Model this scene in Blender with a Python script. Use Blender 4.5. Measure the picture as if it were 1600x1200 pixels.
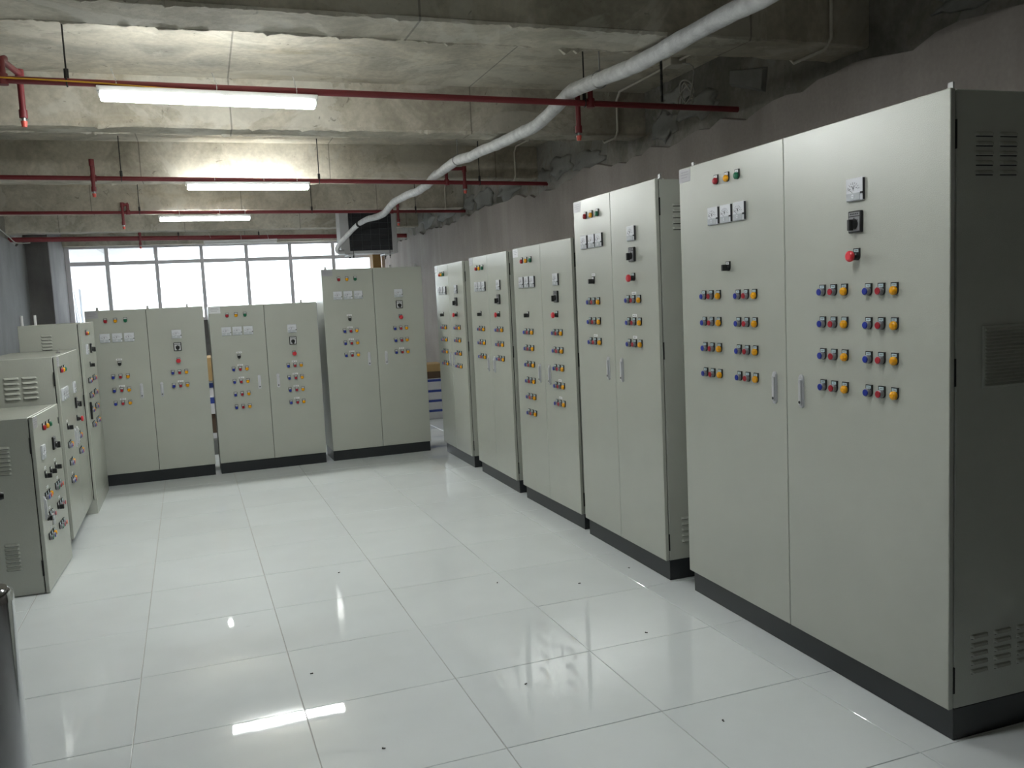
import bpy, bmesh, math, random
from mathutils import Vector, Matrix
random.seed(7)
PI = math.pi
SC = bpy.context.scene
COL = SC.collection
for o in list(bpy.data.objects):
    bpy.data.objects.remove(o)

# ------------------------------------------------------------------ camera
cam_data = bpy.data.cameras.new('camera')
cam_data.sensor_width = 36.0
cam_data.lens = 1356.76 / 1600 * 36.0
cam_data.clip_start = 0.05
cam_data.clip_end = 200
cam = bpy.data.objects.new('camera', cam_data)
COL.objects.link(cam)
_r = Vector((0.94158267, -0.33348938, -0.0469777))
_u = Vector((0.07756232, 0.07899019, 0.99385343))
_w = Vector((0.32772879, 0.93943887, -0.100242))
cam.matrix_world = Matrix(((_r.x, _u.x, -_w.x, 0), (_r.y, _u.y, -_w.y, 0), (_r.z, _u.z, -_w.z, 1.55), (0, 0, 0, 1)))
SC.camera = cam

# ------------------------------------------------------------------ world, exposure
SKY_STRENGTH = 4.0
TUBE_STRENGTH = 53.0
SC.view_settings.view_transform = 'Standard'
SC.view_settings.look = 'None'
SC.view_settings.gamma = 1.0
SC.view_settings.use_curve_mapping = False
SC.view_settings.exposure = 1.12
world = bpy.data.worlds.new('overcast_sky')
SC.world = world
world.use_nodes = True
bg = world.node_tree.nodes['Background']
bg.inputs[0].default_value = (0.93, 0.97, 1.0, 1)
bg.inputs[1].default_value = SKY_STRENGTH

# ------------------------------------------------------------------ materials
MATS = {}
def mat(name, col, rough=0.5, metal=0.0, spec=0.5, emit=0.0, coat=0.0):
    m = bpy.data.materials.new(name); m.use_nodes = True
    b = m.node_tree.nodes['Principled BSDF']
    b.inputs['Base Color'].default_value = (*col, 1)
    b.inputs['Roughness'].default_value = rough
    b.inputs['Metallic'].default_value = metal
    b.inputs['Specular IOR Level'].default_value = spec
    if coat: b.inputs['Coat Weight'].default_value = coat
    if emit:
        b.inputs['Emission Color'].default_value = (*col, 1)
        b.inputs['Emission Strength'].default_value = emit
    MATS[name] = m
    return m

class NT:
    """small helper around a material's node tree"""
    def __init__(self, m):
        self.m = m; self.t = m.node_tree; self.b = self.t.nodes['Principled BSDF']
        self.tc = self.t.nodes.new('ShaderNodeTexCoord')
        self.co = self.tc.outputs['Object']
    def mapping(self, scale, loc=(0, 0, 0), src=None):
        n = self.t.nodes.new('ShaderNodeMapping')
        n.inputs['Scale'].default_value = scale; n.inputs['Location'].default_value = loc
        self.t.links.new(src or self.co, n.inputs['Vector']); return n.outputs['Vector']
    def noise(self, scale, detail=4, rough=0.55, vec=None, dist=0.0):
        n = self.t.nodes.new('ShaderNodeTexNoise')
        n.inputs['Scale'].default_value = scale; n.inputs['Detail'].default_value = detail
        n.inputs['Roughness'].default_value = rough; n.inputs['Distortion'].default_value = dist
        self.t.links.new(vec or self.co, n.inputs['Vector']); return n.outputs['Fac']
    def ramp(self, fac, stops):
        n = self.t.nodes.new('ShaderNodeValToRGB')
        e = n.color_ramp.elements
        e[0].position, e[0].color = stops[0][0], (*stops[0][1], 1)
        e[1].position, e[1].color = stops[-1][0], (*stops[-1][1], 1)
        for p, c in stops[1:-1]:
            k = e.new(p); k.color = (*c, 1)
        self.t.links.new(fac, n.inputs['Fac']); return n.outputs['Color']
    def mix(self, fac, a, b, mode='MIX'):
        n = self.t.nodes.new('ShaderNodeMix'); n.data_type = 'RGBA'; n.blend_type = mode
        for sock, v in ((n.inputs['Factor'], fac), (n.inputs[6], a), (n.inputs[7], b)):
            if isinstance(v, (int, float)): sock.default_value = v
            elif isinstance(v, tuple): sock.default_value = (*v, 1)
            else: self.t.links.new(v, sock)
        return n.outputs[2]
    def math(self, op, a, b=None):
        n = self.t.nodes.new('ShaderNodeMath'); n.operation = op
        for k, v in enumerate((a, b)):
            if v is None: continue
            if isinstance(v, (int, float)): n.inputs[k].default_value = v
            else: self.t.links.new(v, n.inputs[k])
        return n.outputs[0]
    def bump(self, h, strength, dist=0.01):
        n = self.t.nodes.new('ShaderNodeBump')
        n.inputs['Strength'].default_value = strength; n.inputs['Distance'].default_value = dist
        self.t.links.new(h, n.inputs['Height']); self.t.links.new(n.outputs['Normal'], self.b.inputs['Normal'])
    def color(self, c): self.t.links.new(c, self.b.inputs['Base Color'])
    def rough(self, c): self.t.links.new(c, self.b.inputs['Roughness'])

# powder-coated cabinet paint with a fine orange-peel grain
def paint(name, col, rough):
    n = NT(mat(name, col, rough, spec=0.85))
    f = n.noise(2.5, 3)
    c = n.ramp(f, [(0.3, tuple(x * 0.97 for x in col)), (0.7, tuple(min(1, x * 1.03) for x in col))])
    n.color(c)
    n.bump(n.noise(260, 2, 0.5), 0.28, 0.002)
paint('cabinet_paint', (0.44, 0.456, 0.405), 0.27)
mat('plinth_black', (0.018, 0.021, 0.024), 0.38)
mat('plinth_grey', (0.16, 0.165, 0.16), 0.5)
mat('gasket', (0.01, 0.01, 0.01), 0.8)
mat('black_plastic', (0.012, 0.013, 0.014), 0.38)
mat('grey_face', (0.20, 0.205, 0.215), 0.45)
mat('white_face', (0.62, 0.63, 0.64), 0.45)
mat('white_plastic', (0.66, 0.68, 0.72), 0.35)
mat('cover_plastic', (0.52, 0.55, 0.58), 0.2)
mat('ink', (0.03, 0.03, 0.035), 0.6)
mat('faint_ink', (0.24, 0.24, 0.26), 0.6)
mat('legend', (0.45, 0.60, 0.63), 0.4)
mat('legend_white', (0.75, 0.77, 0.76), 0.4)
mat('sticker', (0.36, 0.36, 0.385), 0.35)
mat('bright_sticker', (0.72, 0.73, 0.75), 0.35)
mat('button_blue', (0.010, 0.028, 0.30), 0.3)
mat('button_red', (0.35, 0.008, 0.02), 0.3)
mat('button_yellow', (0.80, 0.36, 0.005), 0.25)
mat('button_green', (0.004, 0.14, 0.065), 0.3)
mat('button_orange', (0.70, 0.10, 0.03), 0.3)
mat('mushroom_red', (0.62, 0.03, 0.045), 0.35)
mat('chrome', (0.72, 0.73, 0.75), 0.12, metal=1.0)
mat('satin_steel', (0.66, 0.67, 0.70), 0.38, metal=0.55)
mat('button_ring', (0.30, 0.30, 0.33), 0.38, metal=0.6)
mat('zinc', (0.42, 0.42, 0.42), 0.45, metal=0.8)
mat('dark_metal', (0.05, 0.05, 0.05), 0.5, metal=0.6)
mat('red_pipe', (0.20, 0.024, 0.03), 0.42)
mat('sprinkler_red', (0.75, 0.12, 0.09), 0.4)
mat('white_paint', (0.72, 0.72, 0.72), 0.4)
mat('tie', (0.75, 0.75, 0.75), 0.5)
mat('yellow_cable', (0.75, 0.42, 0.03), 0.5)
mat('cable_white', (0.40, 0.39, 0.36), 0.5)
mat('conduit', (0.60, 0.57, 0.50), 0.5)
mat('frame_grey', (0.78, 0.76, 0.79), 0.5)
mat('coil_black', (0.022, 0.024, 0.028), 0.55)
mat('grid_wire', (0.06, 0.065, 0.07), 0.5)
mat('ac_case', (0.46, 0.46, 0.46), 0.45)
mat('cardboard', (0.40, 0.27, 0.12), 0.8)
mat('brown_board', (0.26, 0.15, 0.045), 0.7)
mat('brown_dark', (0.10, 0.065, 0.04), 0.75)
mat('box_white', (0.68, 0.68, 0.70), 0.6)
mat('box_blue', (0.03, 0.06, 0.30), 0.55)
mat('steel_blue', (0.25, 0.26, 0.30), 0.35, metal=0.5)
mat('bag_white', (0.68, 0.69, 0.72), 0.5)
mat('tube_off', (0.8, 0.8, 0.8), 0.3)
mat('tube_lit', (0.97, 1.0, 0.98), 0.4, emit=TUBE_STRENGTH)
mat('outside_white', (0.34, 0.34, 0.335), 0.7)
mat('door_white', (0.45, 0.46, 0.48), 0.5)
mat('door_glass', (0.14, 0.18, 0.23), 0.15)
mat('grout', (0.50, 0.50, 0.49), 0.9)
mat('ground_grey', (0.45, 0.45, 0.44), 0.9)
mat('scrap', (0.03, 0.03, 0.03), 0.7)

# glass: mostly clear, a little dusty and reflecting
g = mat('glass', (0.9, 0.95, 1.0), 0.05)
t = g.node_tree
for nd in list(t.nodes): t.nodes.remove(nd)
out = t.nodes.new('ShaderNodeOutputMaterial'); tr = t.nodes.new('ShaderNodeBsdfTransparent'); gl = t.nodes.new('ShaderNodeBsdfGlossy')
tl = t.nodes.new('ShaderNodeBsdfTranslucent'); mx = t.nodes.new('ShaderNodeMixShader'); m2 = t.nodes.new('ShaderNodeMixShader')
tr.inputs[0].default_value = (0.95, 0.98, 1.0, 1); gl.inputs['Roughness'].default_value = 0.03
mx.inputs[0].default_value = 0.06; m2.inputs[0].default_value = 0.10
t.links.new(tr.outputs[0], mx.inputs[1]); t.links.new(gl.outputs[0], mx.inputs[2])
t.links.new(mx.outputs[0], m2.inputs[1]); t.links.new(tl.outputs[0], m2.inputs[2]); t.links.new(m2.outputs[0], out.inputs[0])

# wrapped insulation: off-white with crinkles
n = NT(mat('insulation', (0.66, 0.665, 0.67), 0.55))
n.color(n.ramp(n.noise(14, 5), [(0.3, (0.55, 0.55, 0.56)), (0.65, (0.76, 0.765, 0.77))]))
n.bump(n.noise(45, 4, 0.6, dist=0.6), 0.5, 0.01)

# bare concrete: ceiling and beams
def concrete(name, dark, mid, light, off):
    n = NT(mat(name, mid, 0.85, spec=0.25))
    v = n.mapping((1, 1, 1), off)
    big = n.noise(0.55, 3, 0.5, v, 0.4)
    med = n.noise(2.6, 6, 0.62, v, 0.8)
    fine = n.noise(26, 4, 0.6, v)
    c = n.ramp(big, [(0.34, dark), (0.52, mid), (0.66, light)])
    c2 = n.ramp(med, [(0.30, tuple(x * 0.66 for x in mid)), (0.46, mid), (0.62, tuple(min(1, x * 1.18) for x in light))])
    c = n.mix(0.5, c, c2)
    c = n.mix(0.28, c, n.ramp(fine, [(0.35, (0.55, 0.55, 0.55)), (0.65, (1.15, 1.15, 1.15))]), 'MULTIPLY')
    # hard-edged laitance patches, pale and slightly cooler
    patch = n.ramp(n.noise(0.9, 7, 0.62, n.mapping((1, 1, 1), (off[0] + 5, off[1] + 2, off[2])), 1.2), [(0.535, (0, 0, 0)), (0.56, (1, 1, 1))])
    c = n.mix(n.math('MULTIPLY', patch, 0.45), c, tuple(min(1, x * 1.12) for x in (light[0] * .96, light[1], light[2] * 1.06)))
    # brown formwork stains drawn out along the boards
    stn = n.ramp(n.noise(1.7, 5, 0.6, n.mapping((0.35, 1.5, 2.2), off), 0.3), [(0.58, (1, 1, 1)), (0.72, (0.80, 0.72, 0.58))])
    c = n.mix(0.7, c, stn, 'MULTIPLY')
    # pits and dark blotches
    pit = n.ramp(n.noise(9, 3, 0.7, v, 1.5), [(0.27, (0.35, 0.34, 0.33)), (0.34, (1, 1, 1))])
    c = n.mix(0.65, c, pit, 'MULTIPLY')
    # formwork joints every couple of metres
    sx = n.t.nodes.new('ShaderNodeSeparateXYZ'); n.t.links.new(n.co, sx.inputs[0])
    yc = n.math('FLOOR', n.math('DIVIDE', sx.outputs['Y'], 2.7))
    xs = n.math('ADD', sx.outputs['X'], n.math('MULTIPLY', yc, 0.77))
    fr = n.math('FRACT', n.math('DIVIDE', xs, 1.83))
    joint = n.math('LESS_THAN', fr, 0.006)
    c = n.mix(n.math('MULTIPLY', joint, 0.55), c, (0.10, 0.09, 0.08))
    n.color(c)
    n.bump(n.mix(0.5, fine, med), 0.35, 0.012)
concrete('concrete_slab', (0.37, 0.36, 0.335), (0.48, 0.445, 0.37), (0.62, 0.57, 0.47), (3, 1, 0))
concrete('concrete_beam', (0.31, 0.285, 0.24), (0.44, 0.405, 0.33), (0.58, 0.54, 0.455), (11, 5, 2))
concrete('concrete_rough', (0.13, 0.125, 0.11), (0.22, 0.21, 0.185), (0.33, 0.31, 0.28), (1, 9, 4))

# plastered walls with vertical streaks
def plaster(name, a, b, c_):
    n = NT(mat(name, b, 0.8, spec=0.3))
    st = n.noise(1.6, 5, 0.6, n.mapping((1.6, 1.6, 0.28)), 0.5)
    md = n.noise(1.1, 4, 0.55)
    fine = n.noise(40, 3)
    c = n.mix(0.5, n.ramp(st, [(0.32, a), (0.5, b), (0.68, c_)]), n.ramp(md, [(0.32, a), (0.5, b), (0.68, c_)]))
    c = n.mix(0.2, c, n.ramp(fine, [(0.3, (0.6, 0.6, 0.6)), (0.7, (1.1, 1.1, 1.1))]), 'MULTIPLY')
    n.color(c); n.bump(fine, 0.2, 0.006)
plaster('plaster', (0.265, 0.237, 0.215), (0.335, 0.300, 0.278), (0.41, 0.375, 0.35))
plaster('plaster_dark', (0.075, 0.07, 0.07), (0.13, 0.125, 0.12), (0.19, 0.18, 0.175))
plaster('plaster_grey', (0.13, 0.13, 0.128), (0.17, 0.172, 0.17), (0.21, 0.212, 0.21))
plaster('mortar', (0.20, 0.20, 0.19), (0.28, 0.28, 0.265), (0.35, 0.345, 0.33))

# polished white floor tile with faint clouding and a few scuffs
n = NT(mat('floor_tile', (0.74, 0.76, 0.76), 0.06, spec=0.5))
geo = n.t.nodes.new('ShaderNodeNewGeometry'); pos = geo.outputs['Position']
oi = n.t.nodes.new('ShaderNodeObjectInfo')
base = n.ramp(oi.outputs['Random'], [(0.0, (0.795, 0.845, 0.86)), (1.0, (0.83, 0.88, 0.895))])
cl = n.ramp(n.noise(3.0, 4, 0.55, pos), [(0.3, (0.95, 0.95, 0.95)), (0.7, (1.0, 1.0, 1.0))])
c = n.mix(1.0, base, cl, 'MULTIPLY')
sc = n.ramp(n.noise(6.0, 3, 0.5, n.mapping((0.55, 1.6, 1), (2, 3, 0), pos), 0.6), [(0.20, (0.25, 0.25, 0.25)), (0.245, (1, 1, 1))])
c = n.mix(0.5, c, sc, 'MULTIPLY')
n.color(c)
n.rough(n.ramp(n.noise(5, 4, 0.6, pos), [(0.3, (0.012,) * 3), (0.7, (0.04,) * 3)]))

# ------------------------------------------------------------------ mesh builder
class MB:
    def __init__(self): self.v = []; self.f = []; self.mi = []; self.sm = []
    def add(self, vs, fs, m=0, smooth=False):
        o = len(self.v); self.v += [tuple(p) for p in vs]
        for f in fs: self.f.append([i + o for i in f]); self.mi.append(m); self.sm.append(smooth)
        return self
    def box(self, a, b, m=0, ch=0.0, M=None):
        x0, y0, z0 = a; x1, y1, z1 = b
        if ch <= 0:
            vs = [(x, y, z) for x in (x0, x1) for y in (y0, y1) for z in (z0, z1)]
            fs = [(0, 1, 3, 2), (4, 6, 7, 5), (0, 4, 5, 1), (2, 3, 7, 6), (0, 2, 6, 4), (1, 5, 7, 3)]
        else:
            bm = bmesh.new(); bmesh.ops.create_cube(bm, size=1)
            for q in bm.verts:
                q.co = Vector(((x0 + x1) / 2 + q.co.x * (x1 - x0), (y0 + y1) / 2 + q.co.y * (y1 - y0), (z0 + z1) / 2 + q.co.z * (z1 - z0)))
            bmesh.ops.bevel(bm, geom=list(bm.edges), offset=ch, segments=1, affect='EDGES')
            bm.verts.index_update(); vs = [tuple(q.co) for q in bm.verts]; fs = [[q.index for q in f.verts] for f in bm.faces]; bm.free()
        if M is not None: vs = [tuple(M @ Vector(p)) for p in vs]
        return self.add(vs, fs, m)
    def tube(self, pts, r, seg=12, m=0, cap=True, smooth=True):
        pts = [Vector(p) for p in pts]; k = len(pts)
        rs = r if isinstance(r, (list, tuple)) else [r] * k
        vs = []; fs = []
        d0 = (pts[1] - pts[0]).normalized()
        up = Vector((0, 0, 1)) if abs(d0.z) < 0.9 else Vector((1, 0, 0))
        a = d0.cross(up).normalized()
        for i, p in enumerate(pts):
            if i == 0: d = d0
            elif i == k - 1: d = (pts[i] - pts[i - 1]).normalized()
            else: d = ((pts[i + 1] - pts[i]).normalized() + (pts[i] - pts[i - 1]).normalized()).normalized()
            a = (a - d * a.dot(d)).normalized(); b = d.cross(a)
            for s in range(seg):
                t_ = 2 * PI * s / seg
                vs.append(p + (a * math.cos(t_) + b * math.sin(t_)) * rs[i])
        for i in range(k - 1):
            for s in range(seg):
                fs.append((i * seg + s, i * seg + (s + 1) % seg, (i + 1) * seg + (s + 1) % seg, (i + 1) * seg + s))
        self.add(vs, fs, m, smooth)
        if cap:
            self.add(vs[:seg], [list(range(seg))[::-1]], m); self.add(vs[-seg:], [list(range(seg))], m)
        return self
    def prism(self, poly, y0, y1, m=0):
        """poly in (x, z), extruded along y"""
        k = len(poly)
        vs = [(x, y0, z) for x, z in poly] + [(x, y1, z) for x, z in poly]
        fs = [list(range(k)), list(range(k, 2 * k))[::-1]] + [(i, i + k, (i + 1) % k + k, (i + 1) % k) for i in range(k)]
        return self.add(vs, fs, m)
    def lathe_y(self, prof, cx=0, cz=0, seg=16, m=0):
        """prof: list of (y, r), axis along y"""
        vs = []; fs = []
        for y, r in prof:
            for s in range(seg):
                t_ = 2 * PI * s / seg; vs.append((cx + r * math.cos(t_), y, cz + r * math.sin(t_)))
        for i in range(len(prof) - 1):
            for s in range(seg):
                fs.append((i * seg + s, (i + 1) * seg + s, (i + 1) * seg + (s + 1) % seg, i * seg + (s + 1) % seg))
        self.add(vs, fs, m, True)
        e = (len(prof) - 1) * seg
        self.add([vs[e + s] for s in range(seg)], [list(range(seg))[::-1]], m)
        return self
    def bar(self, x0, z0, x1, z1, w, y0, y1, m=0):
        """flat bar on a face plane from (x0,z0) to (x1,z1)"""
        dx, dz = x1 - x0, z1 - z0; l = math.hypot(dx, dz); nx, nz = -dz / l * w / 2, dx / l * w / 2
        return self.prism([(x0 - nx, z0 - nz), (x1 - nx, z1 - nz), (x1 + nx, z1 + nz), (x0 + nx, z0 + nz)], y0, y1, m)
    def data(self, name, mats):
        me = bpy.data.meshes.new(name); me.from_pydata(self.v, [], self.f)
        for q in (mats if isinstance(mats, (list, tuple)) else [mats]): me.materials.append(MATS[q])
        me.polygons.foreach_set('material_index', self.mi); me.polygons.foreach_set('use_smooth', self.sm)
        bm = bmesh.new(); bm.from_mesh(me); bmesh.ops.recalc_face_normals(bm, faces=bm.faces); bm.to_mesh(me); bm.free()
        me.update(); return me
    def build(self, name, mats, parent=None, loc=None):
        return link(name, self.data(name, mats), parent, loc)

def link(name, data, parent=None, loc=None, rot=None):
    o = bpy.data.objects.new(name, data); COL.objects.link(o)
    if parent: o.parent = parent
    if loc: o.location = loc
    if rot: o.rotation_euler = rot
    return o
def tag(o, label=None, cat=None, group=None, kind=None):
    for k, v in (('label', label), ('category', cat), ('group', group), ('kind', kind)):
        if v: o[k] = v
    return o
def thing(name, loc, label, cat, group=None, rz=0.0):
    o = link(name, None, None, loc, (0, 0, rz)); o.empty_display_size = 0.1
    return tag(o, label, cat, group)
def B(a, b, m=0, ch=0.0, M=None): return MB().box(a, b, m, ch, M)

# ------------------------------------------------------------------ the setting
XR, XL, YB, YF = 3.685, -2.75, 18.2, -4.6          # right wall, left wall, window wall, wall behind the camera
ZB, ZS = 2.865, 3.22                               # underside of beams, underside of slab
floor = tag(B((XL - .2, YF - .2, -0.16), (XR + .2, YB + .2, -0.004)).build('floor', 'grout'), kind='structure',
            label='glossy white tiled floor of the room', cat=None)
TS, TR_, TX, TY = 0.611, 0.018, 0.858, 3.335        # tile pitch, grid turn, a grid corner
hs = (TS - 0.0035) / 2
tile = B((-hs, -hs, -0.011), (hs, hs, 0), 0, 0.0012).data('tile', 'floor_tile')
rest = MB()
cr, sr = math.cos(TR_), math.sin(TR_)
for i in range(-7, 7):
    for j in range(-14, 26):
        gx, gy = (i + .5) * TS, (j + .5) * TS
        x, y = TX + gx * cr - gy * sr, TY + gx * sr + gy * cr
        if x < XL - .28 or x > XR + .28 or y < YF - .28 or y > YB + .28: continue
        tilt = (random.uniform(-.0011, .0011), random.uniform(-.0011, .0011), TR_)
        if 0.9 < y < 12.0:
            link('tile', tile, floor, (x, y, random.uniform(-.0004, .0002)), tilt)
        else:
            rest.box((-hs, -hs, -0.011), (hs, hs, 0), 0, 0, Matrix.Translation((x, y, 0)) @ Matrix.Rotation(TR_, 4, 'Z'))
tag(rest.build('tile_field', 'floor_tile', floor), kind='stuff')

ceiling = tag(B((XL - .2, YF - .2, ZS), (XR + .2, YB + .2, ZS + .2)).build('ceiling', 'concrete_slab'), kind='structure',
              label='bare concrete ceiling slab with downstand beams')
def beam(y0, y1, zb=ZB):
    """beam with a slightly ragged lower edge"""
    m = MB(); n_ = 60; vs = []; fs = []
    random.seed(int(y0 * 100))
    for k in range(n_ + 1):
        x = XL - .1 + (XR - XL + .2) * k / n_
        j = lambda s: random.uniform(-s, s)
        vs += [(x, y0, ZS + .01), (x, y0 + j(.004), zb + .012 + j(.006)), (x, y0 + .012 + j(.008), zb + j(.005)),
               (x, y1 - .012 + j(.010), zb + j(.007)), (x, y1 + j(.006), zb + .014 + j(.008)), (x, y1, ZS + .01)]
    for k in range(n_):
        for q in range(5):
            a = k * 6 + q; fs.append((a, a + 6, a + 7, a + 1))
    m.add(vs, fs)
    return m.build('beam', 'concrete_beam', ceiling)
for y0, y1 in ((-1.3, -0.95), (1.42, 1.78), (4.12, 4.46), (6.78, 7.05), (9.34, 9.74), (12.33, 12.64), (15.18, 15.5)):
    beam(y0, y1)

random.seed(31)
def drips(y, x0, x1, n_):
    """ragged lip of set mortar along a beam's lower edge"""
    m = MB(); vs = []; fs = []; h = 0
    for k in range(n_ + 1):
        x = x0 + (x1 - x0) * k / n_
        h = .62 * h + random.uniform(-.004, .0055)
        if random.random() < .05: h += random.uniform(.006, .016)
        hh = max(-.004, h); t_ = .012 + .6 * max(0, hh)
        vs += [(x, y - t_, ZB + .012), (x, y - t_ * .5, ZB - hh), (x, y + t_ * .5, ZB - hh * .9), (x, y + t_, ZB + .014)]
    for k in range(n_):
        for q in range(3): fs.append((4 * k + q, 4 * k + 4 + q, 4 * k + 5 + q, 4 * k + 1 + q))
    m.add(vs, fs); tag(m.build('mortar_lip', 'concrete_beam', ceiling), kind='stuff')
for y, x0, x1, n_ in ((7.04, -1.6, 3.2, 260), (4.45, -1.2, 2.6, 220), (9.73, -2.0, 3.2, 220), (4.13, -1.2, 2.8, 220), (12.63, -2.4, 3.2, 200), (6.79, -1.6, 3.2, 200)): drips(y, x0, x1, n_)
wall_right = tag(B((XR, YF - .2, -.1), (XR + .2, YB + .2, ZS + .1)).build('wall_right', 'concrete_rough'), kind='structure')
def plaster_layer(x0, x1, parent, seed, base, mt='plaster'):
    random.seed(seed); m = MB(); n_ = 150; pts = []
    h = 0
    for k in range(n_ + 1):
        y = YF + (YB - YF) * k / n_
        h = 0.7 * h + random.uniform(-.05, .05)
        pts.append((y, base + h * .8))
    vs = []; fs = []
    for y, z in pts: vs += [(x0, y, 0), (x0, y, z), (x1, y, z + .012), (x1, y, 0)]
    for k in range(n_):
        a = 4 * k; fs += [(a, a + 4, a + 5, a + 1), (a + 1, a + 5, a + 6, a + 2)]
    m.add(vs, fs); return m.build('plaster', mt, parent)
plaster_layer(XR - .035, XR + .01, wall_right, 3, 2.72)
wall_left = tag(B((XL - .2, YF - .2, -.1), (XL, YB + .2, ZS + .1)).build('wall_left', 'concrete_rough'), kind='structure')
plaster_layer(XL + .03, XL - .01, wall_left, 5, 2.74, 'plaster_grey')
tag(B((XL - .2, YF - .2, -.1), (XR + .2, YF, ZS + .1)).build('wall_near', 'plaster_dark'), kind='structure')
# window wall: sill wall, lintel, pier on the left, jamb on the right
WX0, WX1, WZ0, WZ1 = -2.37, 3.40, 1.375, 2.85
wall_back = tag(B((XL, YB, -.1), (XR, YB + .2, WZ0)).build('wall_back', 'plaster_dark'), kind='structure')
B((XL, YB - .15, WZ1), (XR, YB + .2, ZS + .05)).build('lintel', 'concrete_beam', wall_back)
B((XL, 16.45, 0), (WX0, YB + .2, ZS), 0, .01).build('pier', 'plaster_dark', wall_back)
B((WX1 + .19, YB - .02, WZ0), (XR, YB + .2, WZ1)).build('jamb', 'plaster', wall_back)
# lumps of mortar on the bare strip above the plaster
random.seed(12)
def lump(y, z, ry, rz, x, parent, sx=1, d=.025, mt='mortar'):
    bm = bmesh.new(); bmesh.ops.create_icosphere(bm, subdivisions=3, radius=1)
    ph = [random.uniform(0, 6) for _ in range(6)]
    for q in bm.verts:
        c = q.co; k = 1 + .18 * math.sin(5 * c.y + ph[0]) + .16 * math.sin(7 * c.z + ph[1]) + .1 * math.sin(11 * c.y + 9 * c.z + ph[2])
        q.co = Vector((x + sx * c.x * d, y + c.y * ry * k, z + c.z * rz * k))
    me = bpy.data.meshes.new('mortar_patch'); bm.to_mesh(me); bm.free(); me.materials.append(MATS[mt])
    for p in me.polygons: p.use_smooth = True
    link('mortar_patch', me, parent)
for y, z, ry, rz in ((5.9, 2.93, .30, .10), (6.45, 2.88, .22, .13), (8.0, 2.83, .35, .11), (8.7, 2.9, .3, .12), (9.15, 2.85, .17, .1),
                     (10.4, 2.86, .4, .1), (11.3, 2.88, .4, .12), (12.0, 2.9, .25, .1), (13.4, 2.88, .5, .1), (14.5, 2.9, .4, .12), (3.3, 2.95, .4, .1), (6.2, 3.08, .25, .08)):
    lump(y, z, ry, rz, XR, wall_right)
for y, z, ry, rz in ((13.2, 2.95, .5, .14), (14.3, 2.98, .4, .12), (16.0, 2.9, .5, .12)):
    lump(y, z, ry, rz, XL, wall_left)
MB().add([(XR - .03, 5.08, 2.99), (XR - .03, 5.46, 3.07), (XR - .03, 5.47, 2.985), (XR - .03, 5.30, 2.93), (XR - .03, 5.10, 2.86),
          (XR, 5.06, 3.0), (XR, 5.48, 3.08), (XR, 5.49, 2.97), (XR, 5.30, 2.91), (XR, 5.09, 2.84)],
         [(0, 1, 2, 3, 4), (0, 5, 6, 1), (1, 6, 7, 2), (2, 7, 8, 3), (3, 8, 9, 4), (4, 9, 5, 0)]).build('mortar_patch', 'mortar', wall_right)

# window_1: mullions, transoms, panes
window = tag(link('window_1', None, None, (0, YB + .06, 0)), kind='structure', label='wide grey framed window, bright with daylight, behind the cabinets')
mull = [WX0 + .02, -1.656, -0.786, 0.044, 0.889, 1.737, 2.60, WX1 - .02]
TZ = 2.532
for k, x in enumerate(mull):
    w = .035 if k else .06
    B((x - w, -.04, WZ0), (x + w, .04, WZ1), 0, .004).build('mullion', 'frame_grey', window)
for z, h in ((WZ0 + .03, .03), (TZ, .037), (WZ1 - .02, .02)):
    for a, b in zip(mull, mull[1:]):
        B((a + .035, -.034, z - h), (b - .035, .034, z + h), 0, .004).build('transom', 'frame_grey', window)
for a, b in zip(mull, mull[1:]):
    for z0, z1 in ((WZ0 + .06, TZ - .037), (TZ + .037, WZ1 - .04)):
        B((a + .035, -.004, z0), (b - .035, .004, z1)).build('pane', 'glass', window)
# outside: a white wall running away from the window on the left, with a door, and the ground
wall_out = tag(B((-3.3, YB + .5, 0), (-2.62, 30, 5)).build('wall_outside', 'outside_white'), kind='structure')
tag(B((-40, YB + .21, -.3), (40, 70, -.05)).build('ground', 'ground_grey'), kind='structure')
tag(B((-3.4, YB + .25, 3.35), (-.9, 29, 3.55)).build('added_shade_canopy', 'outside_white', wall_out))  # roof added to shade the outside wall from the sky
door = tag(link('door_1', None, None, (-2.62, 20.2, 0)), kind='structure', label='white door with a blue grey glass panel in the white outside wall')
B((0, 0, 0), (.06, .12, 2.28), 0, .005).build('door_frame', 'door_white', door)
B((0, 1.5, 0), (.06, 1.62, 2.28), 0, .005).build('door_frame', 'door_white', door)
B((0, .12, 2.16), (.06, 1.5, 2.28), 0, .005).build('door_frame', 'door_white', door)
B((0, .12, 0), (.03, 1.5, 2.16)).build('door_panel', 'door_glass', door)
MB().tube([(.045, .18, 2.05), (.045, 1.40, .45)], .025, 8).tube([(.045, .40, 2.1), (.045, 1.46, .75)], .02, 8).build('glass_reflection', 'door_white', door)  # white diagonal bars stand in for reflections across the door glass
B((-.0, .2, 1.0), (.07, .26, 1.14), 0, .01).build('door_handle', 'chrome', door)

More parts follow.
